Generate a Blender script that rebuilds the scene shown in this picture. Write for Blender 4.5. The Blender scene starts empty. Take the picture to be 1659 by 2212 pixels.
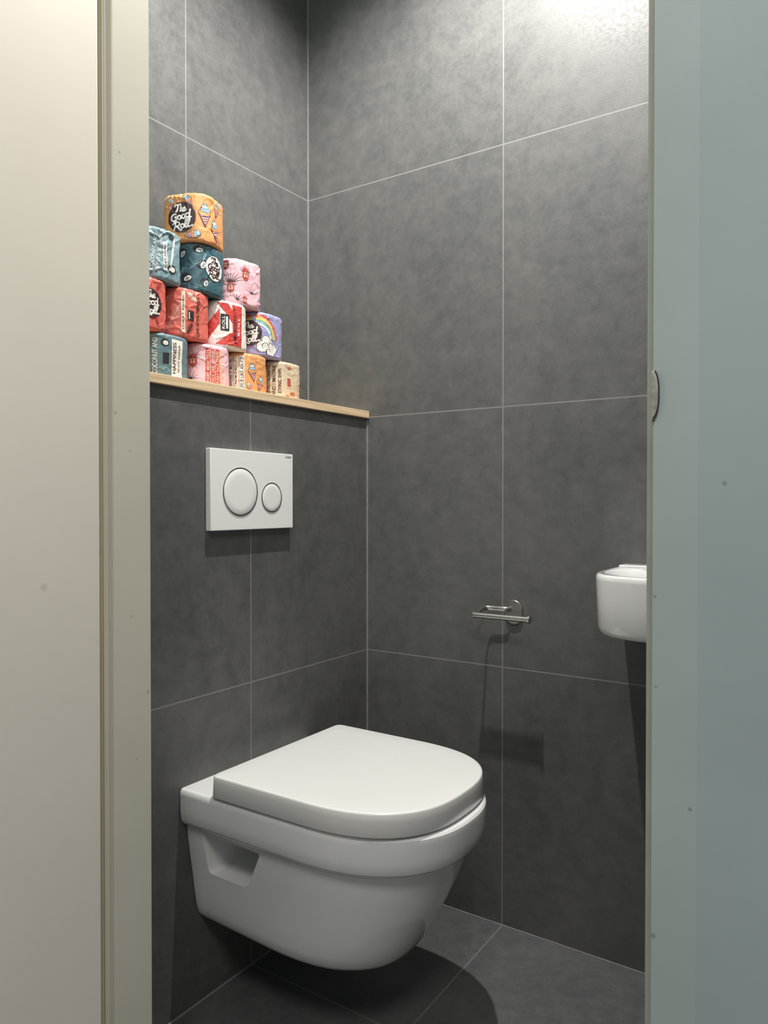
import bpy, bmesh, math, random
from mathutils import Vector, Matrix, noise
random.seed(4)
S = bpy.context.scene
COL = S.collection
S.view_settings.view_transform = 'Standard'
S.view_settings.look = 'None'
S.view_settings.exposure = 0
CAM = Vector((1.1034, -1.576, 0.977))

# ------------------------------------------------------------ helpers
def srgb(r, g, b):
    f = lambda c: (c/255/12.92) if c/255 <= 0.04045 else ((c/255+0.055)/1.055)**2.4
    return (f(r), f(g), f(b), 1)

def mat(name, col, rough=0.5, metal=0.0, coat=0.0, noise_amt=0.0, nscale=8.0, bump=0.0, bscale=60.0, spec=0.5, marks=None):
    m = bpy.data.materials.new(name); m.use_nodes = True
    nt = m.node_tree; b = nt.nodes['Principled BSDF']
    b.inputs['Roughness'].default_value = rough
    b.inputs['Metallic'].default_value = metal
    b.inputs['Coat Weight'].default_value = coat
    b.inputs['Coat Roughness'].default_value = 0.06
    b.inputs['Specular IOR Level'].default_value = spec
    tc = nt.nodes.new('ShaderNodeTexCoord')
    n = nt.nodes.new('ShaderNodeTexNoise'); n.inputs['Scale'].default_value = nscale
    n.inputs['Detail'].default_value = 6
    nt.links.new(tc.outputs['Object'], n.inputs['Vector'])
    r = nt.nodes.new('ShaderNodeValToRGB')
    r.color_ramp.elements[0].position = 0.3; r.color_ramp.elements[1].position = 0.7
    r.color_ramp.elements[0].color = [c*(1-noise_amt) for c in col[:3]]+[1]
    r.color_ramp.elements[1].color = [min(1, c*(1+noise_amt)) for c in col[:3]]+[1]
    nt.links.new(n.outputs['Fac'], r.inputs['Fac'])
    outc = r.outputs['Color']
    if marks:   # small scuffs and chips: (x,y,z,radius)
        mcol, lst, stg = marks
        for (x,y,z,rad) in lst:
            vm = nt.nodes.new('ShaderNodeVectorMath'); vm.operation='DISTANCE'
            nt.links.new(tc.outputs['Object'], vm.inputs[0]); vm.inputs[1].default_value=(x,y,z)
            mr = nt.nodes.new('ShaderNodeMapRange'); nt.links.new(vm.outputs['Value'], mr.inputs['Value'])
            mr.inputs['From Min'].default_value=rad*0.3; mr.inputs['From Max'].default_value=rad
            mr.inputs['To Min'].default_value=stg; mr.inputs['To Max'].default_value=0
            mx = nt.nodes.new('ShaderNodeMix'); mx.data_type='RGBA'
            nt.links.new(mr.outputs[0], mx.inputs['Factor']); nt.links.new(outc, mx.inputs[6]); mx.inputs[7].default_value=mcol
            outc = mx.outputs[2]
    nt.links.new(outc, b.inputs['Base Color'])
    if bump > 0:
        n2 = nt.nodes.new('ShaderNodeTexNoise'); n2.inputs['Scale'].default_value = bscale
        n2.inputs['Detail'].default_value = 4
        nt.links.new(tc.outputs['Object'], n2.inputs['Vector'])
        bp = nt.nodes.new('ShaderNodeBump'); bp.inputs['Strength'].default_value = bump
        bp.inputs['Distance'].default_value = 0.002
        nt.links.new(n2.outputs['Fac'], bp.inputs['Height'])
        nt.links.new(bp.outputs['Normal'], b.inputs['Normal'])
    return m

def tile_mat(name, lines, dark, light, rough=(0.40, 0.56), gw=0.0014, grout=(130,130,127)):
    """lines: list of (axis, offset) grout lines each 0.6 m, in world position."""
    m = bpy.data.materials.new(name); m.use_nodes = True
    nt = m.node_tree; N = nt.nodes; L = nt.links; b = N['Principled BSDF']
    geo = N.new('ShaderNodeNewGeometry'); sep = N.new('ShaderNodeSeparateXYZ')
    L.new(geo.outputs['Position'], sep.inputs[0])
    def M(op, a, bv=None):
        n = N.new('ShaderNodeMath'); n.operation = op
        for i, v in enumerate((a, bv)):
            if v is None: continue
            if isinstance(v, (int, float)): n.inputs[i].default_value = v
            else: L.new(v, n.inputs[i])
        return n.outputs[0]
    masks = []
    for ax, off in lines:
        v = M('SUBTRACT', sep.outputs[ax], off)
        v = M('DIVIDE', v, 0.6); v = M('ADD', v, 0.5); v = M('FRACT', v)
        v = M('SUBTRACT', v, 0.5); v = M('ABSOLUTE', v); v = M('MULTIPLY', v, 0.6)
        masks.append(M('LESS_THAN', v, gw))
    mask = masks[0]
    for k in masks[1:]: mask = M('MAXIMUM', mask, k)
    def NZ(scale, det, rg, dist=0.0):
        n = N.new('ShaderNodeTexNoise'); n.inputs['Scale'].default_value=scale; n.inputs['Detail'].default_value=det
        n.inputs['Roughness'].default_value=rg; n.inputs['Distortion'].default_value=dist
        L.new(geo.outputs['Position'], n.inputs['Vector']); return n.outputs['Fac']
    n1 = NZ(3.0, 10, 0.72, 0.35); n2 = NZ(26, 9, 0.75); n4 = NZ(110, 6, 0.7)
    mixv = M('ADD', M('MULTIPLY', n1, 0.5), M('MULTIPLY', n2, 0.5))
    r = N.new('ShaderNodeValToRGB'); r.color_ramp.elements[0].position = 0.36; r.color_ramp.elements[1].position = 0.64
    r.color_ramp.elements[0].color = dark; r.color_ramp.elements[1].color = light
    L.new(mixv, r.inputs['Fac'])
    mx = N.new('ShaderNodeMix'); mx.data_type = 'RGBA'
    L.new(mask, mx.inputs['Factor']); L.new(r.outputs['Color'], mx.inputs[6])
    mx.inputs[7].default_value = srgb(*grout)
    L.new(mx.outputs[2], b.inputs['Base Color'])
    rr = N.new('ShaderNodeMapRange'); L.new(M('ADD', M('MULTIPLY', n4, 0.65), M('MULTIPLY', n2, 0.35)), rr.inputs['Value'])
    rr.inputs['From Min'].default_value = 0.44; rr.inputs['From Max'].default_value = 0.54
    rr.inputs['To Min'].default_value = rough[0]; rr.inputs['To Max'].default_value = rough[1]
    L.new(rr.outputs[0], b.inputs['Roughness'])
    b.inputs['Specular IOR Level'].default_value = 0.38
    n3 = NZ(220, 4, 0.5)
    h = M('SUBTRACT', M('MULTIPLY', n3, 0.5), M('MULTIPLY', mask, 0.8))
    bp = N.new('ShaderNodeBump'); bp.inputs['Strength'].default_value = 0.28; bp.inputs['Distance'].default_value = 0.001
    L.new(h, bp.inputs['Height']); L.new(bp.outputs['Normal'], b.inputs['Normal'])
    return m

def obj_from(name, verts, faces, mats, parent=None, smooth=False, sharp=None):
    me = bpy.data.meshes.new(name)
    me.from_pydata([tuple(v) for v in verts], [], faces)
    bm = bmesh.new(); bm.from_mesh(me); bmesh.ops.recalc_face_normals(bm, faces=bm.faces); bm.to_mesh(me); bm.free()
    if not isinstance(mats, (list, tuple)): mats = [mats]
    for m in mats: me.materials.append(m)
    o = bpy.data.objects.new(name, me); COL.objects.link(o)
    if smooth:
        for p in me.polygons: p.use_smooth = True
        me.set_sharp_from_angle(angle=sharp if sharp else math.radians(38))
    if parent: o.parent = parent
    return o

def boxdata(x0, x1, y0, y1, z0, z1, base=0):
    v = [(x0,y0,z0),(x1,y0,z0),(x1,y1,z0),(x0,y1,z0),(x0,y0,z1),(x1,y0,z1),(x1,y1,z1),(x0,y1,z1)]
    f = [(0,3,2,1),(4,5,6,7),(0,1,5,4),(1,2,6,5),(2,3,7,6),(3,0,4,7)]
    return v, [tuple(i+base for i in q) for q in f]

def boxes(name, lst, m, parent=None, bevel=0, seg=3):
    V=[];F=[]
    for b in lst:
        v,f = boxdata(*b, base=len(V)); V+=v; F+=f
    o = obj_from(name, V, F, m, parent)
    if bevel:
        md = o.modifiers.new('bevel','BEVEL'); md.width=bevel; md.segments=seg; md.limit_method='ANGLE'
        for p in o.data.polygons: p.use_smooth=True
        o.data.set_sharp_from_angle(angle=math.radians(60))
    return o

def prism(name, pts, z0, z1, m, parent=None, bevel=0):
    n=len(pts); V=[(x,y,z0) for x,y in pts]+[(x,y,z1) for x,y in pts]
    F=[tuple(range(n))[::-1], tuple(range(n,2*n))]+[(i,(i+1)%n,(i+1)%n+n,i+n) for i in range(n)]
    o = obj_from(name,V,F,m,parent)
    if bevel:
        md=o.modifiers.new('bevel','BEVEL'); md.width=bevel; md.segments=3; md.limit_method='ANGLE'
    return o

def loft(name, rings, m, parent=None, sharp=40, cap=(True, True)):
    V=[];F=[];n=len(rings[0])
    for r in rings: V+=list(r)
    for k in range(len(rings)-1):
        for i in range(n):
            j=(i+1)%n
            F.append((k*n+i,k*n+j,(k+1)*n+j,(k+1)*n+i))
    if cap[0]: F.append(tuple(range(n))[::-1])
    if cap[1]: F.append(tuple(range((len(rings)-1)*n,len(rings)*n)))
    return obj_from(name,V,F,m,parent,smooth=True,sharp=math.radians(sharp))

def tube(name, pts, r, m, parent=None, n=20, flat=1.0):
    pts=[Vector(p) for p in pts]; rings=[]
    up=None
    for i,p in enumerate(pts):
        t=(pts[min(i+1,len(pts)-1)]-pts[max(i-1,0)]).normalized()
        a = Vector((0,0,1)) if abs(t.z)<0.9 else Vector((1,0,0))
        u=t.cross(a).normalized(); w=t.cross(u).normalized()
        if up is not None and u.dot(up)<0: u=-u; w=-w
        up=u
        rings.append([p+u*math.cos(2*math.pi*k/n)*r*flat+w*math.sin(2*math.pi*k/n)*r for k in range(n)])
    return loft(name,rings,m,parent)

def turned(name, prof, m, origin, axis, parent=None, n=48, sharp=35):
    """prof: (dist along axis, radius)"""
    axis=Vector(axis).normalized(); a=Vector((0,0,1)) if abs(axis.z)<0.9 else Vector((1,0,0))
    u=axis.cross(a).normalized(); w=axis.cross(u).normalized(); o=Vector(origin)
    rings=[[o+axis*d+(u*math.cos(2*math.pi*k/n)+w*math.sin(2*math.pi*k/n))*r for k in range(n)] for d,r in prof]
    return loft(name,rings,m,parent,sharp=sharp)

def empty(name, loc):
    e=bpy.data.objects.new(name,None); e.location=loc; e.empty_display_size=0.05; COL.objects.link(e); return e

def adopt(child, parent):
    child.parent=parent
    child.matrix_parent_inverse = Matrix.Translation(parent.location).inverted()

def top(o,label,cat,group=None):
    o["label"]=label; o["category"]=cat
    if group: o["group"]=group
def struct(o,label,cat):
    o["kind"]="structure"; o["label"]=label; o["category"]=cat

# ------------------------------------------------------------ materials
GX, GY = 0.381, -0.428
DK, LT = srgb(77,78,78), srgb(103,103,101)
m_wall_r = tile_mat('tile_side', [(0,GX),(2,0.0)], DK, LT)
m_wall_b = tile_mat('tile_back', [(1,GY),(2,0.0)], DK, LT)
m_floor  = tile_mat('tile_floor', [(0,GX),(1,GY)], srgb(76,78,80), srgb(97,98,99), gw=0.0016, grout=(118,118,116))
m_grout = mat('grout', srgb(136,136,133), 0.8, noise_amt=0.1, nscale=30)
m_white = mat('plaster_white', srgb(225,222,215), 0.8, noise_amt=0.03)
m_ceramic = mat('ceramic_white', srgb(231,232,231), 0.10, coat=0.7, noise_amt=0.01)
m_lid = mat('lid_plastic', srgb(228,228,225), 0.18, coat=0.3, noise_amt=0.01)
m_plastic = mat('white_plastic', srgb(238,238,236), 0.28, noise_amt=0.01)
m_chrome = mat('chrome', srgb(190,190,190), 0.14, metal=1, noise_amt=0.02)
m_steel = mat('brushed_steel', srgb(192,190,186), 0.30, metal=1, noise_amt=0.08, nscale=120)
m_dark = mat('dark_gap', srgb(52,50,46), 0.6)
m_leaf = mat('door_paint_beige', srgb(227,221,209), 0.5, noise_amt=0.03, nscale=3, bump=0.08, bscale=25,
             marks=(srgb(150,140,132),[(0.232,-1.038,0.872,0.006),(0.232,-0.9615,0.79,0.0020)],0.3))
m_jamb = mat('jamb_paint_sage', srgb(206,203,188), 0.42, noise_amt=0.03, nscale=5, bump=0.10, bscale=30,
             marks=(srgb(120,112,92),[(0.24,-0.913,0.82,0.0022),(0.24,-0.93,1.455,0.0025),(0.24,-0.905,0.62,0.002),(0.24,-0.938,1.10,0.003),(0.24,-0.915,1.05,0.002),(0.24,-0.886,0.71,0.003)],0.5))
m_seal = mat('door_seal', srgb(192,182,148), 0.6, noise_amt=0.05)
m_jamb2 = mat('jamb_paint_bluegrey', srgb(173,186,184), 0.50, noise_amt=0.05, nscale=6, bump=0.12, bscale=30,
             marks=(srgb(95,98,92),[(0.9585,-0.98,0.905,0.0018),(0.9595,-0.98,0.835,0.0016),(0.958,-0.98,0.64,0.003),(0.985,-0.98,0.745,0.0022)],0.5))
m_wallp = mat('wall_paint_bluegrey', srgb(166,181,181), 0.55, noise_amt=0.05, nscale=6, bump=0.12, bscale=30,
             marks=(srgb(95,98,96),[(1.008,-0.98,0.992,0.0024)],0.5))
m_edge = mat('jamb_edge_paint', srgb(188,191,178), 0.5, noise_amt=0.06, nscale=20)

m_wood = bpy.data.materials.new('light_oak'); m_wood.use_nodes=True
nt=m_wood.node_tree; b=nt.nodes['Principled BSDF']; b.inputs['Roughness'].default_value=0.5
tc=nt.nodes.new('ShaderNodeTexCoord'); mp=nt.nodes.new('ShaderNodeMapping'); mp.inputs['Scale'].default_value=(60,4,160)
nn=nt.nodes.new('ShaderNodeTexNoise'); nn.inputs['Scale'].default_value=1.5; nn.inputs['Detail'].default_value=6
rp=nt.nodes.new('ShaderNodeValToRGB'); rp.color_ramp.elements[0].position=.3; rp.color_ramp.elements[1].position=.7
rp.color_ramp.elements[0].color=srgb(206,176,136); rp.color_ramp.elements[1].color=srgb(236,212,176)
nt.links.new(tc.outputs['Object'],mp.inputs[0]); nt.links.new(mp.outputs[0],nn.inputs['Vector'])
nt.links.new(nn.outputs['Fac'],rp.inputs['Fac']); nt.links.new(rp.outputs['Color'],b.inputs['Base Color'])

# ------------------------------------------------------------ room shell
YF=-0.87; HC=2.62
o=boxes('wall_right',[(-0.30,1.30,0,0.08,0,HC)],m_wall_r); struct(o,"dark grey large-format tiled wall with thin light grout","wall")
o=boxes('wall_back',[(-0.28,-0.196,YF,0,1.0,HC)],m_wall_b); struct(o,"dark grey tiled wall above the cistern ledge","wall")
o=boxes('wall_back_lower',[(-0.196,0,YF,0,0,1.196)],m_wall_b); struct(o,"dark grey tiled cistern boxing wall behind toilet","wall")
o=boxes('wall_end',[(1.22,1.30,YF,0,0,HC)],m_wall_r); struct(o,"dark grey tiled end wall of the small toilet room","wall")
o=boxes('floor',[(-0.30,1.9,-3.0,0.08,-0.06,0)],m_floor); struct(o,"dark grey tiled floor with light grout","floor")
o=boxes('ceiling',[(-0.30,1.30,YF-0.1,0.08,HC,HC+.08)],m_white); struct(o,"white plaster ceiling","ceiling")
o=boxes('wall_front',[(-0.9,0.14,-0.947,YF,0,HC),(0.9895,1.9,-0.98,YF,0,HC),(0.14,0.9895,-0.947,YF,2.12,HC)],m_wallp); struct(o,"pale blue-grey painted hallway wall around the doorway","wall")
def trim(i,b,label):
    o=boxes('trim_%d'%i,[b],m_grout); struct(o,label,"sealant joint")
trim(1,(-0.196,-0.1935,-0.0025,0,1.214,HC),"thin light grout joint in upper wall corner")
trim(2,(0,0.003,-0.003,0,0,1.196),"thin light grout joint in lower wall corner")
trim(3,(0,1.22,-0.0025,0,0,0.0024),"thin light grout joint along tiled wall base")
trim(4,(0,0.0025,YF,0,0,0.0024),"thin grout joint under cistern wall")
o=boxes('shelf',[(-0.194,0.009,YF+0.002,-0.003,1.1965,1.2145)],m_wood,bevel=0.001); top(o,"light oak shelf board on top of the tiled cistern ledge","shelf")

# door frame
jl=prism('trim_5',[(0.14,YF-0.01),(0.24,YF-0.01),(0.24,-0.9417),(0.226,-0.9417),(0.226,-0.9465),(0.14,-0.9465)],0,2.12,m_jamb,bevel=0.0015)
struct(jl,"warm greige painted door jamb on the hinge side","door frame")
sl=boxes('door_seal',[(0.214,0.2255,-0.9555,-0.947,0,2.1)],m_seal,bevel=0.002); sl.parent=jl
leaf=boxes('door_1',[(0.192,0.232,-1.76,-0.957,0.01,2.08)],m_leaf,bevel=0.002); struct(leaf,"open cream painted door leaf with faint scuffs","door")
jr=prism('trim_6',[(0.943,YF-0.01),(0.943,-0.94),(0.9567,-0.94),(0.9567,-0.980),(0.9895,-0.980),(0.9895,YF-0.01)],0,2.12,[m_jamb2])
struct(jr,"worn pale blue-grey door jamb with metal strike plate","door frame")
ed=boxes('frame_edge',[(0.9425,0.9562,-0.9415,-0.9402,0,2.1)],m_edge); ed.parent=jr
# strike plate with bent, partly worn lip
zc0,hz=1.0600,0.0195
V=[];F=[];nz=24
def lipx(t):
    return max(0.0,1-abs((t-0.1)/0.95)**2.6)**0.7 if abs((t-0.1)/0.95)<1 else 0.0
for k in range(nz+1):
    t=-1+2*k/nz; z=zc0+hz*t; p=lipx(t)
    V+=[(0.9560,-0.950,z),(0.9558,-0.9806,z),(0.9572+0.0008*p,-0.9815-0.0004*p,z),(0.9575+0.0038*p,-0.9816-0.0010*p,z)]
for k in range(nz):
    for i in range(3): F.append((k*4+i,k*4+i+1,(k+1)*4+i+1,(k+1)*4+i))
m_lip=mat('worn_lip_paint',srgb(165,168,158),0.45,noise_amt=0.3,nscale=160)
sp=obj_from('strike_plate',V,F,m_lip,jr,smooth=True); md=sp.modifiers.new('s','SOLIDIFY'); md.thickness=0.0006; md.offset=0
sp["label"]="worn metal strike plate with bent lip"
pts=[]
for k in range(41):
    t=-1+2*k/40; z=zc0+hz*t; p=lipx(t)
    pts.append((0.9574+0.0042*p,-0.9817-0.0010*p,z))
sp2=tube('strike_plate_rim',pts,0.0006,m_dark,jr,n=10)

# ------------------------------------------------------------ toilet
TY=-0.430
def dring(z,w,xf,xs,xb=0.0,e=2.15,rb=0.012,n=60,ns=14):
    """D outline: rounded back corners, straight sides, super-elliptic nose"""
    pts=[]
    for k in range(6):
        a=math.pi/2*k/5
        pts.append((xb+rb-rb*math.cos(a), -w+rb-rb*math.sin(a)))
    for k in range(1,ns+1): pts.append((xb+rb+(xs-xb-rb)*k/ns,-w))
    for k in range(1,n):
        a=-math.pi/2+math.pi*k/n
        c,s=math.cos(a),math.sin(a)
        pts.append((xs+(xf-xs)*abs(c)**(2/e), w*math.copysign(abs(s)**(2/e),s)))
    for k in range(ns,0,-1): pts.append((xb+rb+(xs-xb-rb)*k/ns,w))
    for k in range(6):
        a=math.pi/2*(1-k/5)
        pts.append((xb+rb-rb*math.cos(a), w-rb+rb*math.sin(a)))
    return [Vector((x,TY+y,z)) for x,y in pts]
T=empty('toilet',(0.27,TY,0.15)); top(T,"white wall-hung ceramic toilet with closed lid","toilet")
R=[]
def key(z,w,xf,xs):
    ring=dring(z,w,xf,xs,xb=0.0005,rb=0.003,e=2.40)
    for p in ring:   # underside rises slightly toward the wall
        p.z+=0.012*max(0,1-p.x/0.3)*max(0,1-(z-0.15)/0.15)
    R.append(ring)
key(0.150,0.105,0.345,0.14); key(0.1505,0.118,0.365,0.15); key(0.154,0.131,0.382,0.16); key(0.161,0.141,0.394,0.17)
key(0.171,0.1475,0.404,0.18); key(0.19,0.1525,0.417,0.19); key(0.22,0.157,0.434,0.205); key(0.26,0.162,0.454,0.22)
key(0.30,0.168,0.473,0.235); key(0.335,0.173,0.485,0.25); key(0.359,0.1755,0.4905,0.26)
key(0.3625,0.1775,0.494,0.26); key(0.3655,0.182,0.503,0.27); key(0.370,0.1865,0.512,0.275); key(0.377,0.190,0.518,0.28); key(0.395,0.1920,0.521,0.28)
key(0.424,0.1920,0.523,0.28); key(0.4315,0.1912,0.522,0.28); key(0.4347,0.1885,0.519,0.28); key(0.4355,0.1845,0.515,0.28)
bowl=loft('bowl',R,m_ceramic,sharp=50)
def cutter(sgn):
    pts=[(0.044,0.3575),(0.192,0.3545),(0.150,0.277),(0.050,0.277)]
    V=[]
    ya,yb=(TY+sgn*0.30, TY+sgn*0.050)
    for yy in (ya,yb):
        for x,z in pts: V.append((x,yy,z))
    F=[(0,1,2,3),(7,6,5,4)]+[(i,i+4,(i+1)%4+4,(i+1)%4) for i in range(4)]
    c=obj_from('cut',V,F,m_ceramic); md=c.modifiers.new('b','BEVEL'); md.width=0.008; md.segments=5
    return c
cuts=[cutter(-1),cutter(1)]
for c in cuts:
    md=bowl.modifiers.new('bo','BOOLEAN'); md.operation='DIFFERENCE'; md.object=c; md.solver='EXACT'
dg=bpy.context.evaluated_depsgraph_get()
nm=bpy.data.meshes.new_from_object(bowl.evaluated_get(dg))
bowl.modifiers.clear(); bowl.data=nm
nm.materials.clear(); nm.materials.append(m_ceramic)
for p in nm.polygons: p.use_smooth=True; p.material_index=0
nm.set_sharp_from_angle(angle=math.radians(35))
for c in cuts: bpy.data.objects.remove(c,do_unlink=True)
adopt(bowl,T)
seat=loft('seat',[dring(0.4358,0.180,0.498,0.30,xb=0.10),dring(0.4370,0.184,0.502,0.30,xb=0.098),dring(0.4400,0.184,0.502,0.30,xb=0.098)],m_lid); adopt(seat,T)
L=[]
def lk(z,w,xf,rb=0.012,xb=0.086): L.append(dring(z,w,xf,0.290,xb=xb,rb=rb,e=2.60))
lk(0.4395,0.1925,0.509); lk(0.4400,0.1945,0.511); lk(0.4412,0.1955,0.512); lk(0.4755,0.1925,0.509); lk(0.4773,0.1920,0.5085,xb=0.0865)
lk(0.4785,0.1910,0.5075,xb=0.0875); lk(0.4791,0.1895,0.506,xb=0.089); lk(0.4793,0.1875,0.504,xb=0.091)
lk(0.4795,0.15,0.466,xb=0.125); lk(0.4796,0.10,0.43,xb=0.17); lk(0.4797,0.04,0.36,xb=0.25)
lid=loft('lid',L,m_lid,sharp=60); adopt(lid,T)
for s in (-1,1):
    h=turned('hinge',[(0,0.008),(0.02,0.008)],m_chrome,(0.075,TY+s*0.07,0.4359),(0,0,1)); adopt(h,T); h["label"]="small chrome seat hinge"

# ------------------------------------------------------------ flush plate
FP=empty('flush_plate',(0.0,-0.432,0.925)); top(FP,"white rectangular dual flush plate on dark tiled wall","flush plate")
pl=boxes('plate',[(0.0006,0.0145,-0.5547,-0.3094,0.9235,1.0865)],m_plastic,bevel=0.0012); adopt(pl,FP)
for (yy,zz,rr) in ((-0.4725,1.0015,0.0478),(-0.3790,0.9905,0.0302)):
    ring=turned('button_ring',[(0,rr+0.0020),(0.0010,rr+0.0020),(0.0014,rr+0.0014),(0.0014,rr+0.0005),(0.0004,rr+0.0002),(0.0001,rr-0.0012)],m_chrome,(0.0146,yy,zz),(1,0,0),n=80)
    bt=turned('button',[(0.0,rr-0.0012),(0.0008,rr-0.0012),(0.0011,rr-0.0018),(0.0012,rr*0.7),(0.0012,rr*0.3)],m_plastic,(0.0147,yy,zz),(1,0,0),n=80)
    adopt(bt,FP); adopt(ring,FP)
    ring["label"]="thin chrome ring around flush button"

# ------------------------------------------------------------ text meshes
_tc={}
def text2d(body,size=1.0,shear=0.0,bold=0.0,line=1.0):
    k=(body,shear,bold,line)
    if k not in _tc:
        cu=bpy.data.curves.new('t','FONT'); cu.body=body; cu.align_x='CENTER'; cu.align_y='CENTER'
        cu.size=1; cu.shear=shear; cu.offset=bold; cu.space_line=line; cu.resolution_u=3; cu.fill_mode='FRONT'
        o=bpy.data.objects.new('t',cu); COL.objects.link(o)
        dg=bpy.context.evaluated_depsgraph_get(); dg.update()
        me=bpy.data.meshes.new_from_object(o.evaluated_get(dg))
        v=[(p.co.x,p.co.y) for p in me.vertices]; f=[tuple(p.vertices) for p in me.polygons]
        xs=[a for a,_ in v]; ys=[a for _,a in v]
        cx,cy=(min(xs)+max(xs))/2,(min(ys)+max(ys))/2
        v=[(a-cx,b-cy) for a,b in v]
        _tc[k]=(v,f,max(xs)-min(xs),max(ys)-min(ys))
        bpy.data.objects.remove(o,do_unlink=True); bpy.data.curves.remove(cu)
    return _tc[k]

m_ink=mat('print_dark',srgb(38,34,36),0.6)
v,f,w,h=text2d('GEBERIT',bold=0.02)
sc=0.016/w
V=[(0.0149,-0.3225+x*sc,1.0795+y*sc) for x,y in v]; F=list(f)
b0=len(V); V+=[(0.0149,-0.3345,1.0782),(0.0149,-0.3325,1.0782),(0.0149,-0.3325,1.0808),(0.0149,-0.3345,1.0808)]; F.append((b0,b0+1,b0+2,b0+3))
o=obj_from('plate_lettering',V,F,m_ink); adopt(o,FP); o["label"]="small dark printed lettering"

# ------------------------------------------------------------ paper holder
PH=empty('toilet_paper_holder',(0.406,0,0.70)); top(PH,"empty brushed steel toilet paper holder on tiled wall","toilet paper holder")
zc=0.7285
def stadium(y,hw,hh,cx=0.411,n=20):
    pts=[]
    for k in range(n+1):
        a=math.pi*k/n; pts.append(Vector((cx+hw*math.cos(a),y,zc+0.001+(hh-hw)+hw*math.sin(a))))
    for k in range(n+1):
        a=math.pi+math.pi*k/n; pts.append(Vector((cx+hw*math.cos(a),y,zc+0.001-(hh-hw)+hw*math.sin(a))))
    return pts
p=loft('mounting_plate',[stadium(-0.0005,0.0205,0.0275),stadium(-0.0052,0.0205,0.0275),stadium(-0.0060,0.0198,0.0268)],m_steel,sharp=30); adopt(p,PH)
zb=zc+0.008; AX=0.0085
pts=[(0.404,-0.005,zb),(0.402,-0.012,zb),(0.398,-0.0165,zb),(0.390,-0.0185,zb),(0.375,-0.019,zb),(0.362,-0.019,zb)]
for k in range(0,7):
    a=math.pi/2*k/6; pts.append((0.350+AX-0.011*math.sin(a),-0.031+0.011*math.cos(a),zb))
pts+=[(0.339+AX,-0.045,zb-0.003),(0.339+AX,-0.060,zb-0.007),(0.3395+AX,-0.069,zb-0.009)]
p=tube('arm',pts,0.0055,m_steel,flat=0.40); adopt(p,PH)
p=turned('roll_bar',[(0,0.0065),(0.001,0.0075),(0.004,0.0075),(0.005,0.0064),(0.13,0.0064),(0.131,0.0088),(0.135,0.0088),(0.136,0.008)],m_steel,(0.334+AX,-0.071,zc-0.002),(1,0,0)); adopt(p,PH)

# ------------------------------------------------------------ sink
SX=0.815; SW=0.166
def sring(z,w,d,back=0.0005,e=3.4,n=40):
    pts=[]; ys=-0.09
    for k in range(10): pts.append((-w,back*-1+(ys+back)*k/10))
    for k in range(n+1):
        a=math.pi+math.pi*k/n; c,s=math.cos(a),math.sin(a)
        pts.append((w*math.copysign(abs(c)**(2/e),c), ys-(d+ys)*abs(s)**(2/e)))
    for k in range(9,-1,-1): pts.append((w,-back+(ys+back)*k/10))
    return [Vector((SX+x,y,z)) for x,y in pts]
NS=len(sring(0,1,1))
def iring(z,w,d):
    cy=-0.147; out=[]
    for k in range(NS):
        a=math.pi*0.75+2*math.pi*k/NS
        c,s=math.cos(a),math.sin(a)
        out.append(Vector((SX+w*math.copysign(abs(c)**(2/2.6),c),cy+d*math.copysign(abs(s)**(2/2.6),s),z)))
    return out
SK=empty('sink',(SX,-0.12,0.73)); top(SK,"small white ceramic wall-mounted hand basin","sink")
rings=[sring(0.732,0.140,0.228),sring(0.7323,0.149,0.237),sring(0.7345,0.1555,0.2435),sring(0.740,0.1605,0.248),sring(0.748,0.1625,0.2500),sring(0.79,0.1640,0.2520),sring(0.835,SW,0.2535),
       sring(0.843,SW-0.0005,0.253),sring(0.846,SW-0.0025,0.251),sring(0.8468,SW-0.006,0.2475),
       iring(0.8465,0.150,0.090),iring(0.844,0.147,0.087),iring(0.83,0.142,0.083),iring(0.79,0.125,0.072),iring(0.765,0.09,0.05),iring(0.757,0.03,0.02)]
bs=loft('basin',rings,m_ceramic,sharp=60); adopt(bs,SK)
lg=boxes('back_ledge',[(SX-SW+0.010,SX+SW-0.010,-0.045,-0.0006,0.846,0.852)],m_ceramic,bevel=0.003); adopt(lg,SK)
dr=turned('drain',[(0,0.020),(0.002,0.020),(0.003,0.017)],m_chrome,(SX,-0.15,0.7572),(0,0,1)); adopt(dr,SK)
tr=turned('drain_trap',[(0,0.016),(0.06,0.016),(0.061,0.026),(0.13,0.026),(0.136,0.02)],m_chrome,(SX,-0.15,0.7315),(0,0,-1)); adopt(tr,SK)
pts=[(SX,-0.125,0.65),(SX,-0.06,0.65),(SX,-0.001,0.65)]
tr2=tube('drain_pipe',pts,0.014,m_chrome); adopt(tr2,SK)
SV=empty('stop_valve',(0.74,0,0.46)); top(SV,"white ribbed stop valve on wall beneath sink","valve")
prof=[]
for k in range(9):
    prof+=[(0.0+k*0.006,0.019),(0.003+k*0.006,0.0165)]
p=turned('valve_knob',prof,m_plastic,(0.732,-0.03,0.452),(0,0,1)); adopt(p,SV)
p=turned('valve_body',[(0.0005,0.022),(0.004,0.022),(0.005,0.010),(0.03,0.010),(0.042,0.010)],m_chrome,(0.732,0,0.470),(0,-1,0)); adopt(p,SV)

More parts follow.
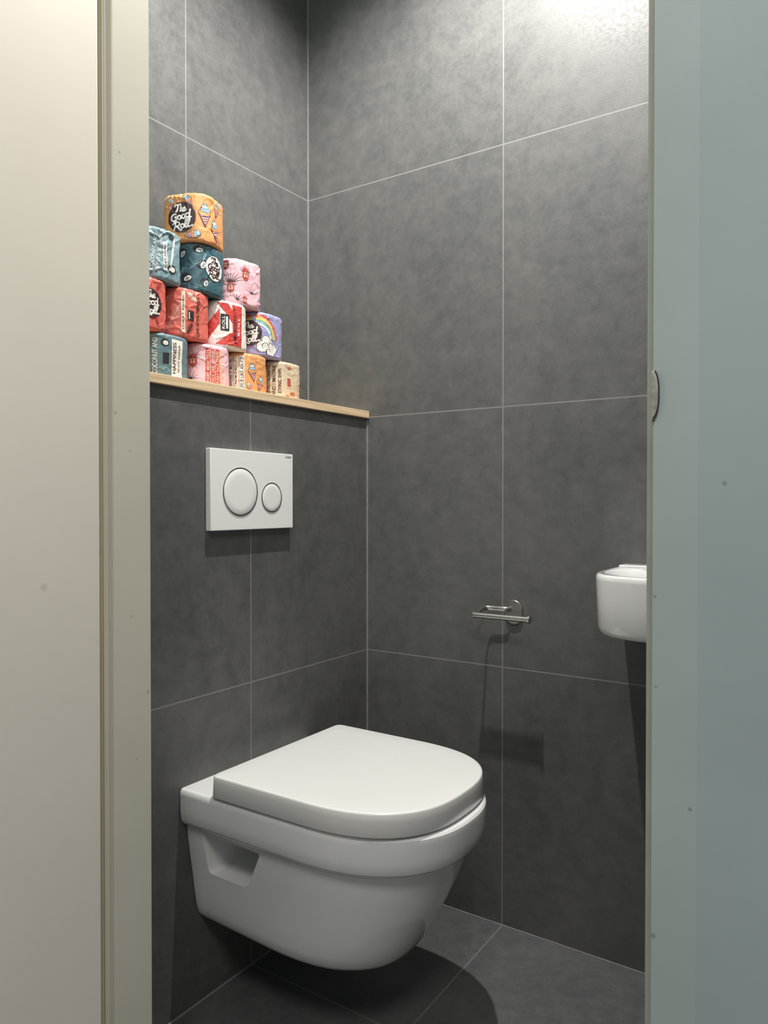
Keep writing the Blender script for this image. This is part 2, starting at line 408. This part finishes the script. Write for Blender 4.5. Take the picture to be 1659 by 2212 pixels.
# ------------------------------------------------------------ toilet rolls
RH=0.0992; RR=0.0522; EXP=3.0
def pm(name,c,rough=0.48): return mat(name,srgb(*c),rough,noise_amt=0.04,nscale=25,bump=0.04,bscale=90,spec=0.5)
PM={
 'teal':pm('paper_teal',(98,126,134)), 'dteal':pm('paper_dark_teal',(60,94,104)), 'blue':pm('paper_blue',(126,154,162)),
 'pink':pm('paper_pink',(228,184,192)), 'orange':pm('paper_orange',(222,158,102)), 'kraft':pm('paper_kraft',(208,190,164)),
 'coral':pm('paper_coral',(214,106,94)), 'white':pm('paper_white',(232,228,221)), 'lav':pm('paper_lavender',(160,158,198)),
 'red':pm('print_red',(202,70,64)), 'brown':pm('print_brown',(62,38,40)), 'black':m_ink, 'cream':pm('print_cream',(234,220,196)),
 'yellow':pm('print_yellow',(230,204,116)), 'green':pm('print_green',(135,176,142)), 'sky':pm('print_sky',(145,182,204)),
 'dcoral':pm('print_dark_coral',(168,66,62)), 'lcoral':pm('print_light_coral',(238,172,158)), 'lteal':pm('print_light_teal',(128,160,168)),
 'purple':pm('print_purple',(124,92,122)), 'dorange':pm('print_deep_orange',(198,112,68)), 'dred':pm('print_dark_red',(146,48,52)), 'lorange':pm('print_brown_orange',(170,92,72)),
}
def circ(cx,cy,rx,ry,a0=90,n=14):
    return [(cx+rx*math.cos(math.radians(a0+360*k/n)),cy+ry*math.sin(math.radians(a0+360*k/n))) for k in range(n+1)]
SCRIPT=[
 [(-.50,.80),(-.42,.92),(-.2,.90),(.02,.97)], [(-.20,.90),(-.26,.66),(-.36,.46),(-.44,.50)],
 [(.02,.90),(-.04,.62),(-.08,.42)], [(-.06,.52),(.02,.66),(.10,.62),(.07,.48),(.12,.42),(.19,.48)],
 [(.19,.52),(.30,.56),(.31,.66),(.23,.67),(.18,.56),(.22,.44),(.33,.44),(.42,.52)],
 [(-.38,.22),(-.48,.31),(-.66,.24),(-.76,.05),(-.70,-.14),(-.54,-.16),(-.42,-.04),(-.40,.08),(-.54,.07)], [(-.40,.08),(-.44,-.20),(-.56,-.32)],
 circ(-.17,.02,.13,.14), circ(.14,.05,.13,.14), circ(.45,.08,.13,.14), [(.66,.50),(.60,.20),(.57,-.03),(.64,-.08),(.70,-.02)],
 [(-.50,-.34),(-.56,-.62),(-.66,-.84)], [(-.72,-.42),(-.55,-.28),(-.30,-.28),(-.20,-.40),(-.30,-.54),(-.52,-.58)], [(-.42,-.56),(-.28,-.70),(-.14,-.86),(-.02,-.84)],
 circ(.02,-.60,.13,.14), [(.14,-.66),(.28,-.50),(.38,-.24),(.32,-.16),(.26,-.32),(.22,-.60),(.28,-.74),(.36,-.68)],
 [(.36,-.66),(.48,-.48),(.58,-.22),(.52,-.14),(.46,-.30),(.42,-.58),(.48,-.72),(.58,-.66)], circ(.70,-.66,.03,.03,n=6),
]
def smooth_line(p,sub=4):
    out=[];n=len(p)
    for i in range(n-1):
        a,b,c,d=p[max(i-1,0)],p[i],p[i+1],p[min(i+2,n-1)]
        for k in range(sub):
            t=k/sub
            out.append(tuple(0.5*((2*b[j])+(-a[j]+c[j])*t+(2*a[j]-5*b[j]+4*c[j]-d[j])*t*t+(-a[j]+3*b[j]-3*c[j]+d[j])*t**3) for j in (0,1)))
    out.append(p[-1]); return out
class Roll:
    def __init__(s,base,cx,cy,z,rot=0,H=RH,R=RR,tilt=(0,0),seed=0,crumple=1.0):
        s.c=Vector((cx,cy,z)); s.H=H; s.R=R; s.rot=math.radians(rot); s.seed=seed; s.cr=crumple*1.35; s.tilt=tilt
        s.phi=math.atan2(CAM.y-cy,CAM.x-cx)
        s.V=[];s.F=[];s.MI=[];s.mats=[]; s.base=base; s.logo=None
        s.body()
    def mi(s,k):
        if k not in s.mats: s.mats.append(k)
        return s.mats.index(k)
    def rad(s,th,z):
        a=th+s.phi-s.rot
        c,sn=abs(math.cos(a)),abs(math.sin(a))
        r=s.R/((c**EXP+sn**EXP)**(1/EXP))
        A=Vector((math.cos(a),math.sin(a),0))
        q=Vector((A.x*1.6,A.y*1.6,z*22+s.seed*7.3))
        q2=Vector((A.x*2.1+z*9,A.y*2.1-z*6,z*36+s.seed*3.1))
        q2+=Vector((0.35*noise.noise(q*2),0.35*noise.noise(q*2+Vector((3,3,3))),0))
        d=noise.voronoi(q2)[0]
        w=d[1]-d[0]
        ridge=max(0,1-w*3.5)                    # sharp folds along cell borders
        edge=min(z,s.H-z)/s.H*2
        k=1.4-0.7*edge
        amt=0.40+0.9*max(0,noise.noise(q*0.9+Vector((9,1,4)))+0.35)
        r+= (noise.noise(q)*0.0016 + (ridge*0.0013 - d[0]*0.0016)*amt*k)*s.cr - 0.0010
        pf=max(0,1-edge/0.40)
        ph=s.seed+1.5*noise.noise(Vector((A.x*2,A.y*2,s.seed)))
        saw=((a*3.2+ph)%1.0)
        r+= 0.0016*pf*(saw-0.6)*s.cr            # overlapping pleats running in from the ends
        cr=0.007
        for dd in (z,s.H-z):
            if dd<cr:
                r-= cr*(1-math.sqrt(max(0,1-((cr-dd)/cr)**2)))*0.9
        return min(r,s.R*1.12)
    def P(s,sv,z,off=0):
        th=sv/s.R; r=s.rad(th,z)+off; a=th+s.phi
        return Vector((math.cos(a)*r,math.sin(a)*r,z))
    def body(s):
        n=300; zs=[0,0.0005,0.0015,0.003,0.005,0.007]+[0.009+(s.H-0.018)*k/56 for k in range(57)]+[s.H-0.007,s.H-0.005,s.H-0.003,s.H-0.0015,s.H-0.0005,s.H]
        rings=[]
        def capring(z0,f,zz,pl):
            out=[]
            for i in range(n):
                p=s.P((2*math.pi*i/n)*s.R,z0)
                w=pl*math.sin(i*2*math.pi/n*17+s.seed+f*3)
                out.append(Vector((p.x*f,p.y*f,zz+w)))
            return out
        rings.append(capring(0,0.25,0.012,0)); rings.append(capring(0,0.4,0.003,0.0008)); rings.append(capring(0,0.7,0.0012,0.0006))
        for z in zs: rings.append([s.P((2*math.pi*i/n)*s.R,z) for i in range(n)])
        rings.append(capring(s.H,0.8,s.H-0.0016,0.0012)); rings.append(capring(s.H,0.5,s.H-0.002,0.0012)); rings.append(capring(s.H,0.32,s.H-0.006,0.001)); rings.append(capring(s.H,0.2,s.H-0.016,0))
        m=s.mi(s.base)
        for r in rings: s.V+=r
        for k in range(len(rings)-1):
            for i in range(n):
                j=(i+1)%n; s.F.append((k*n+i,k*n+j,(k+1)*n+j,(k+1)*n+i)); s.MI.append(m)
        s.F.append(tuple(range(n))[::-1]); s.MI.append(m)
        b0=(len(rings)-1)*n
        s.F.append(tuple(range(b0,b0+n))); s.MI.append(m)
    def add2d(s,verts,faces,key,off,maxe=0.0024,target=None):
        bm=bmesh.new(); vs=[bm.verts.new((x,y,0)) for x,y in verts]
        for f in faces:
            try: bm.faces.new([vs[i] for i in f])
            except ValueError: pass
        bmesh.ops.triangulate(bm,faces=bm.faces[:])
        for _ in range(6):
            es=[e for e in bm.edges if e.calc_length()>maxe]
            if not es: break
            bmesh.ops.subdivide_edges(bm,edges=es,cuts=1); bmesh.ops.triangulate(bm,faces=[f for f in bm.faces if len(f.verts)>3])
        for f in bm.faces: f.normal_update()
        bm.verts.index_update()
        if target is None: V,F,MI,b0,m=s.V,s.F,s.MI,len(s.V),s.mi(key)
        else: V,F,MI=target; b0=len(V); m=0 if key=='brown' else 1
        ys=s.H/0.1
        for v in bm.verts: V.append(s.P(v.co.x,min(max(v.co.y*ys,0.003),s.H-0.003),off))
        for f in bm.faces:
            idx=[v.index+b0 for v in f.verts]
            if f.normal.z<0: idx=idx[::-1]
            F.append(tuple(idx)); MI.append(m)
        bm.free()
    def clipz(s,pts): return [(x,min(max(y,0.005),0.095)) for x,y in pts]
    def poly(s,pts,key,lay=1): s.add2d(s.clipz(pts),[tuple(range(len(pts)))],key,0.00025*lay+0.0003)
    def rect(s,x0,x1,y0,y1,key,lay=1): s.poly([(x0,y0),(x1,y0),(x1,y1),(x0,y1)],key,lay)
    def disc(s,x,y,r,key,lay=1,ry=None,n=22,a0=0,a1=2*math.pi,rot=0,wav=0,wn=12):
        ry=ry or r; pts=[]
        for k in range(n):
            a=a0+(a1-a0)*k/(n if a1-a0>6.2 else n-1)
            w=1+wav*math.sin(wn*a)
            px,py=r*w*math.cos(a),ry*w*math.sin(a)
            pts.append((x+px*math.cos(rot)-py*math.sin(rot),y+px*math.sin(rot)+py*math.cos(rot)))
        s.poly(pts,key,lay)
    def stroke(s,pts,w,key,lay=1,taper=False,target=None,off=None):
        V=[];n=len(pts)
        for i,(x,y) in enumerate(pts):
            a=pts[max(i-1,0)];b=pts[min(i+1,n-1)]
            dx,dy=b[0]-a[0],b[1]-a[1];l=math.hypot(dx,dy) or 1
            ww=w*(1-0.85*i/(n-1)) if taper else w
            V+=[(x-dy/l*ww/2,y+dx/l*ww/2),(x+dy/l*ww/2,y-dx/l*ww/2)]
        V=s.clipz(V)
        s.add2d(V,[(2*i,2*i+1,2*i+3,2*i+2) for i in range(n-1)],key,off if off else 0.00025*lay+0.0003,target=target)
    def text(s,body,x,y,length,height,key,lay=2,rot=90,shear=0,bold=0.01):
        v,f,w,h=text2d(body,shear=shear,bold=bold)
        a=math.radians(rot);c,sn=math.cos(a),math.sin(a)
        sx,sy=length/w,height/h
        V=[(x+px*sx*c-py*sy*sn,y+px*sx*sn+py*sy*c) for px,py in v]
        s.add2d(V,f,key,0.00025*lay+0.0003)
    def logo_at(s,x,y,r,rot=0,white=False):
        T=([],[],[])
        pts=[]
        for k in range(72):
            a=2*math.pi*k/72; w=1+0.03*abs(math.sin(6*a))
            pts.append((x+r*w*math.cos(a),y+r*1.08*w*math.sin(a)))
        s.add2d(s.clipz(pts),[tuple(range(72))],'brown' if not white else 'white',0.0013,target=T)
        a=math.radians(rot+4);c,sn=math.cos(a),math.sin(a)
        for ln in SCRIPT:
            p=smooth_line(ln)
            q=[]
            for px,py in p:
                px,py=(px+0.02)*r*1.02,(py-0.03)*r*1.02
                q.append((x+px*c-py*sn,y+px*sn+py*c))
            s.stroke(q,r*0.11,'white' if not white else 'brown',target=T,off=0.0017)
        s.logo=T
    def leafspray(s,x,y,L,ang,key,n=7,lay=1,w=0.0016):
        for k in range(n):
            a=math.radians(ang+(-70+140*k/(n-1)))
            pts=[(x+L*t*math.cos(a)+0.15*L*t*t*math.cos(math.radians(ang)),y+L*t*math.sin(a)) for t in (0,.3,.6,1)]
            s.stroke(pts,w,key,lay,taper=True)
    def frond(s,x,y,L,ang,key,lay=1,w=0.0016,n=9,bend=0.75,fl=.42):
        a=math.radians(ang);s.stroke([(x,y),(x+L*.5*math.cos(a),y+L*.5*math.sin(a)),(x+L*math.cos(a),y+L*math.sin(a))],w,key,lay)
        for k in range(1,n):
            t=k/n;px,py=x+L*t*math.cos(a),y+L*t*math.sin(a);l=L*fl*(1-abs(t-.35))
            for sg in (-1,1):
                b=a+sg*bend;s.stroke([(px,py),(px+l*.5*math.cos(b),py+l*.5*math.sin(b)),(px+l*math.cos(b),py+l*math.sin(b))],w*.9,key,lay,taper=True)
    def cone(s,x,y,sc,rot=0):
        a=math.radians(rot);c,sn=math.cos(a),math.sin(a)
        tr=lambda px,py:(x+(px*c-py*sn)*sc,y+(px*sn+py*c)*sc)
        s.poly([tr(0,-1.35),tr(.62,0.1),tr(-.62,0.1)],'pink',1)
        for k in range(5):
            t=-1.1+k*.27;w=.06+.5*k/4
            s.stroke([tr(-w,t),tr(w,t+.14)],0.12*sc,'purple' if k%2 else 'lorange',2)
        s.stroke([tr(0,-1.35),tr(.62,.1)],.06*sc,'brown',2); s.stroke([tr(0,-1.35),tr(-.62,.1)],.06*sc,'brown',2)
        for (dx,dy,r,cc,ll) in ((0,.22,.68,'orange',2),(0.05,.55,.52,'sky',3),(-.02,.88,.36,'white',4),(0.02,1.15,.18,'sky',5)):
            q=tr(dx,dy);s.disc(q[0],q[1],(r+.05)*sc,'brown',ll-1 if ll>2 else 1,ry=(r*.5+.05)*sc,rot=a);s.disc(q[0],q[1],r*sc,cc,ll,ry=r*.5*sc,rot=a)
    def mask(s,x,y,sc,col='red'):
        s.disc(x,y,0.55*sc,col,1,ry=0.90*sc)
        s.disc(x,y-.15*sc,0.34*sc,'lcoral',2,ry=0.5*sc)
        for k in range(9):
            a=math.radians(26+16*k);s.stroke([(x+.5*sc*math.cos(a),y+.75*sc*math.sin(a)),(x+1.1*sc*math.cos(a),y+1.35*sc*math.sin(a))],.11*sc,'dred' if k%2 else 'black',1,taper=True)
        for k in range(5):
            a=math.radians(-150+30*k);s.stroke([(x+.5*sc*math.cos(a),y+.75*sc*math.sin(a)),(x+1.0*sc*math.cos(a),y+1.25*sc*math.sin(a))],.08*sc,'black',1,taper=True)
        for sg in (-1,1):
            s.disc(x+sg*.25*sc,y+.2*sc,.16*sc,'cream',3,ry=.09*sc);s.disc(x+sg*.25*sc,y+.2*sc,.07*sc,'black',4)
            s.stroke([(x+sg*.08*sc,y+.42*sc),(x+sg*.42*sc,y+.42*sc)],.07*sc,'black',3)
        s.stroke([(x,y+.3*sc),(x,y-.2*sc)],.12*sc,'dred',3)
        s.disc(x,y-.5*sc,.22*sc,'dred',3,ry=.10*sc)
    def coconut(s,x,y,sc,rot=0):
        s.disc(x,y,sc,'black',1,ry=.8*sc,rot=rot);s.disc(x+.25*sc*math.cos(rot),y-.2*sc,.68*sc,'white',2,ry=.42*sc,rot=rot+.5);s.disc(x+.3*sc*math.cos(rot),y-.2*sc,.42*sc,'lteal',3,ry=.22*sc,rot=rot+.5)
    def finish(s,label):
        me=bpy.data.meshes.new('toilet_roll'); me.from_pydata([tuple(v) for v in s.V],[],s.F)
        for k in s.mats: me.materials.append(PM[k])
        me.polygons.foreach_set('material_index',s.MI)
        for p in me.polygons: p.use_smooth=True
        me.set_sharp_from_angle(angle=math.radians(40))
        o=bpy.data.objects.new('toilet_roll',me); COL.objects.link(o)
        o.location=s.c; o.rotation_euler=(math.radians(s.tilt[0]),math.radians(s.tilt[1]),0)
        top(o,label,"toilet roll","paper-wrapped toilet rolls stacked on the shelf")
        if s.logo:
            V,F,MI=s.logo
            me2=bpy.data.meshes.new('logo'); me2.from_pydata([tuple(v) for v in V],[],F)
            me2.materials.append(PM['brown']); me2.materials.append(PM['white']); me2.polygons.foreach_set('material_index',MI)
            l=bpy.data.objects.new('logo',me2); COL.objects.link(l); l.parent=o; l["label"]="round logo with script lettering"
        return o
SZ=1.2148; XR=-0.09; HB=0.090
z1=SZ; z2=z1+HB+.0003; z3=z2+RH+.0003; z4=z3+RH+.0003
# --- bottom row
r=Roll('teal',XR,-0.597,z1,3,seed=1,H=HB)
r.text('COCONUT AND',-0.004,0.050,0.076,0.0085,'white',2); r.text('A DASH OF',-0.017,0.050,0.06,0.008,'white',2)
r.rect(0.028,0.055,0.010,0.090,'white'); r.text('HAPPINESS',0.035,0.050,0.066,0.0085,'black',2); r.rect(0.010,0.022,0.035,0.058,'black'); r.text('SOFT PAPER',0.047,0.05,0.06,0.004,'black',2)
r.stroke([(0.008,0.02),(0.016,0.028),(0.025,0.018)],0.003,'lteal',1); r.disc(0.014,0.080,0.008,'black',1); r.disc(0.015,0.079,0.005,'white',2)
r.finish("blue-teal toilet roll with white lettering, standing on shelf")
r=Roll('pink',XR,-0.482,z1,-4,seed=2,H=HB)
r.mask(-0.016,0.060,0.016); r.leafspray(-0.02,0.018,0.02,80,'black',6)
for i,t in enumerate(('EVERY MASK TELLS','FACE AND BEHIND','EVERY FACE THERE','IS A STORY')):
    x=0.013+i*0.0115; r.rect(x-0.0046,x+0.0046,0.008,0.090,'red' if i!=3 else 'lcoral'); r.text(t,x,0.049,0.074,0.0064,'cream',2)
r.finish("pink toilet roll with red mask print, standing on shelf")
r=Roll('orange',XR,-0.367,z1,2,seed=3,H=HB)
for i,t in enumerate(('BEFORE IT MELTS','CREAM ENJOY IT','LIFE IS LIKE AN ICE')):
    x=-0.020+i*0.0118; r.rect(x-0.0048,x+0.0048,0.008,0.092,'white'); r.text(t,x,0.05,0.078 if i==2 else 0.066,0.0070,'brown',2)
r.cone(0.028,0.055,0.017,8); r.cone(0.050,0.03,0.014,-10); r.cone(0.020,0.018,0.009,30)
r.finish("orange toilet roll with ice cream print, standing on shelf")
r=Roll('kraft',XR,-0.252,z1,-2,seed=4,crumple=.8,H=HB)
for i,t in enumerate(('NATURALLY ALTERNATIVE','AND I IMAGINE','ETHNIC SHIPS')):
    x=-0.014+i*0.0120; r.text(t,x,0.05,0.078 if i<2 else 0.062,0.0078,'brown',2); 
for (x,y,q) in ((-0.03,0.085,.009),(0.035,0.085,.007),(0.047,0.02,.009),(0.03,0.012,.006)): r.disc(x,y,q,'dorange',1,ry=q*.5)
r.rect(0.027,0.043,0.034,0.062,'cream'); r.rect(0.029,0.041,0.037,0.059,'lorange',2)
r.finish("kraft brown toilet roll with dark lettering, at end of bottom row")
# --- second row
r=Roll('coral',XR,-0.651,z2,0,seed=5)
r.logo_at(0.032,0.050,0.025); r.frond(0.045,0.075,0.03,60,'dcoral'); r.frond(0.05,0.01,0.03,100,'dcoral')
r.finish("coral red toilet roll with dark round logo, second row")
r=Roll('coral',XR,-0.540,z2,5,seed=6)
for (x,y,L_,a) in ((-0.056,0.006,0.060,62),(-0.034,0.004,0.062,58),(-0.05,0.045,0.05,52),(-0.016,0.03,0.05,64)):
    r.frond(x,y,L_,a,'lcoral',w=.0013,n=13,bend=.55,fl=.5)
r.frond(-0.045,0.02,0.07,45,'dcoral',w=.0013,n=12,bend=.6)
r.rect(0.003,0.010,0.010,0.092,'cream',2); r.text('TOILET PAPER',0.0065,0.05,0.07,0.0032,'brown',3)
r.frond(0.013,0.008,0.026,62,'black',w=.0016,n=8); r.rect(0.015,0.029,0.036,0.056,'black',2); r.rect(0.017,0.019,0.039,0.053,'cream',3)
r.frond(0.012,0.092,0.028,-30,'cream',w=.002); r.text('LIFE IS PATIENCE',0.040,0.048,0.080,0.0078,'black',3)
r.finish("coral toilet roll with palm leaf print, second row")
r=Roll('white',XR,-0.431,z2,-3,seed=7)
r.poly([(-0.055,0.006),(-0.030,0.006),(0.002,0.050),(0.002,0.082)],'red'); r.poly([(-0.050,0.060),(-0.050,0.094),(-0.030,0.094)],'red')
r.poly([(-0.004,0.094),(0.020,0.094),(0.050,0.058),(0.050,0.030)],'red'); r.poly([(-0.008,0.006),(0.030,0.006),(0.050,0.026),(0.050,0.042),(0.020,0.030)],'red')
r.rect(0.003,0.021,0.036,0.070,'black',2); r.text('ROLL',0.009,0.053,0.028,0.006,'white',3); r.rect(0.014,0.018,0.040,0.066,'white',3)
r.rect(0.030,0.056,0.006,0.094,'red',2); r.text('EMERGENCY',0.036,0.05,0.078,0.0075,'black',3); r.text('ROLL',0.047,0.05,0.040,0.007,'white',3)
r.finish("white toilet roll with red diagonal stripes, second row")
r=Roll('lav',XR,-0.314,z2,2,seed=8)
for i,k in enumerate(('red','orange','yellow','green','sky','white')):
    rr_=0.058-i*0.0042; pts=[(-0.004+rr_*math.cos(a),0.038+rr_*math.sin(a)*0.95) for a in [math.radians(5+170*j/20) for j in range(21)]]
    pts=[q for q in pts if q[1]<0.095]
    left=[q for q in pts if q[0]<-0.004]; right=[q for q in pts if q[0]>=-0.004]
    for seg in (right,left):
        if len(seg)>2: r.stroke(seg,0.0044,k,1)
for (x,y,q) in ((0.012,0.022,.012),(0.028,0.028,.013),(0.042,0.020,.011),(0.020,0.038,.009),(0.034,0.012,.012)): r.disc(x,y,q+.001,'black',1); r.disc(x,y,q,'white',2)
for (x,y,q) in ((0.018,0.024,.007),(0.034,0.026,.007),(0.026,0.012,.006)):
    r.stroke([(x+q*math.cos(a),y+q*math.sin(a)) for a in [j*.5 for j in range(9)]],0.0010,'black',3)
r.logo_at(-0.016,0.052,0.026)
r.finish("lavender toilet roll with rainbow, clouds and round logo, second row")
# --- third row
r=Roll('blue',XR,-0.614,z3,-6,seed=9,crumple=1.5)
for i,t in enumerate(('COCONUT AND','DONT BUT AND')):
    r.text(t,0.006+i*0.0110,0.050,0.070,0.0065,'white',2,rot=82)
r.rect(0.026,0.034,0.020,0.075,'white'); r.text('SOFT PAPER',0.030,0.047,0.048,0.004,'black',2)
r.stroke([(0.040,0.02),(0.045,0.05),(0.05,0.085)],0.004,'white',1); r.disc(0.045,0.025,0.009,'black',1); r.disc(0.046,0.024,0.005,'white',2)
r.disc(0.045,0.088,0.006,'black',1); r.frond(-0.01,0.08,0.03,-20,'lteal')
r.finish("crumpled pale blue toilet roll with white lettering, third row")
r=Roll('dteal',XR,-0.497,z3,6,seed=10)
for (x,y,q,ro) in ((-0.028,0.080,.011,.4),(0.005,0.088,.010,-.3),(0.012,0.058,.011,.8),(-0.018,0.030,.012,-.2),(0.018,0.022,.010,.5),(-0.045,0.05,.009,0)): r.coconut(x,y,q,ro)
r.frond(-0.045,0.012,0.045,60,'lteal',w=.0012); r.frond(-0.012,0.045,0.04,40,'lteal',w=.0012); r.frond(0.0,0.008,0.04,30,'lteal',w=.0012)
r.logo_at(0.042,0.055,0.023,rot=-10,white=True)
r.finish("dark teal toilet roll with coconut print and round logo, third row")
r=Roll('pink',XR,-0.386,z3,-3,seed=11)
r.mask(0.026,0.068,0.015); r.mask(-0.006,0.036,0.013,'dcoral'); r.mask(0.024,0.012,0.009); r.mask(-0.016,0.085,0.011,'dred')
r.leafspray(-0.006,0.046,0.026,90,'black',9,w=.002); r.leafspray(-0.027,0.015,0.018,90,'black',5); r.leafspray(0.044,0.03,0.016,90,'black',5); r.leafspray(0.006,0.010,0.014,60,'black',5)
r.finish("pink toilet roll with red masks and leaves, third row")
# --- top
r=Roll('orange',XR+0.002,-0.502,z4,20,seed=12,H=0.0985,R=0.055)
r.cone(-0.012,0.082,0.013,30); r.cone(0.020,0.056,0.018,0); r.cone(0.045,0.030,0.017,14); r.cone(-0.004,0.014,0.013,-80); r.cone(0.052,0.076,0.014,-20); r.cone(-0.05,0.078,0.012,10)
r.logo_at(-0.026,0.050,0.0285)
r.finish("orange toilet roll with ice cream print, topping the stack")

# ------------------------------------------------------------ lights
def spot(loc,power,size,blend,rad,col):
    l=bpy.data.lights.new('ceiling_spot','SPOT'); l.energy=power; l.spot_size=math.radians(size); l.spot_blend=blend; l.shadow_soft_size=rad; l.color=col
    o=bpy.data.objects.new('ceiling_spot',l); o.location=loc; COL.objects.link(o); return o
spot((0.46,-0.50,2.58),142,140,0.62,0.015,(1,0.972,0.928))
def area(loc,target,power,sx,sy,col):
    l=bpy.data.lights.new('hall_lamp','AREA'); l.shape='RECTANGLE'; l.size=sx; l.size_y=sy; l.energy=power; l.color=col
    o=bpy.data.objects.new('hall_lamp',l); o.location=loc; COL.objects.link(o)
    o.rotation_euler=(Vector(target)-Vector(loc)).to_track_quat('-Z','Y').to_euler()
area((1.35,-2.0,2.5),(0.6,-1.1,0.5),20,0.5,0.5,(1,0.955,0.89))
w=bpy.data.worlds.new('w'); S.world=w; w.use_nodes=True
w.node_tree.nodes['Background'].inputs[0].default_value=(0.95,0.98,1,1)
w.node_tree.nodes['Background'].inputs[1].default_value=0.29

# ------------------------------------------------------------ camera
c=bpy.data.cameras.new('camera'); co=bpy.data.objects.new('camera',c); COL.objects.link(co); S.camera=co
co.location=CAM; c.sensor_fit='VERTICAL'; c.sensor_height=24; c.lens=24*1606/2212; c.clip_start=0.01
co.rotation_euler=(math.radians(90-0.64),0,math.radians(33.7))
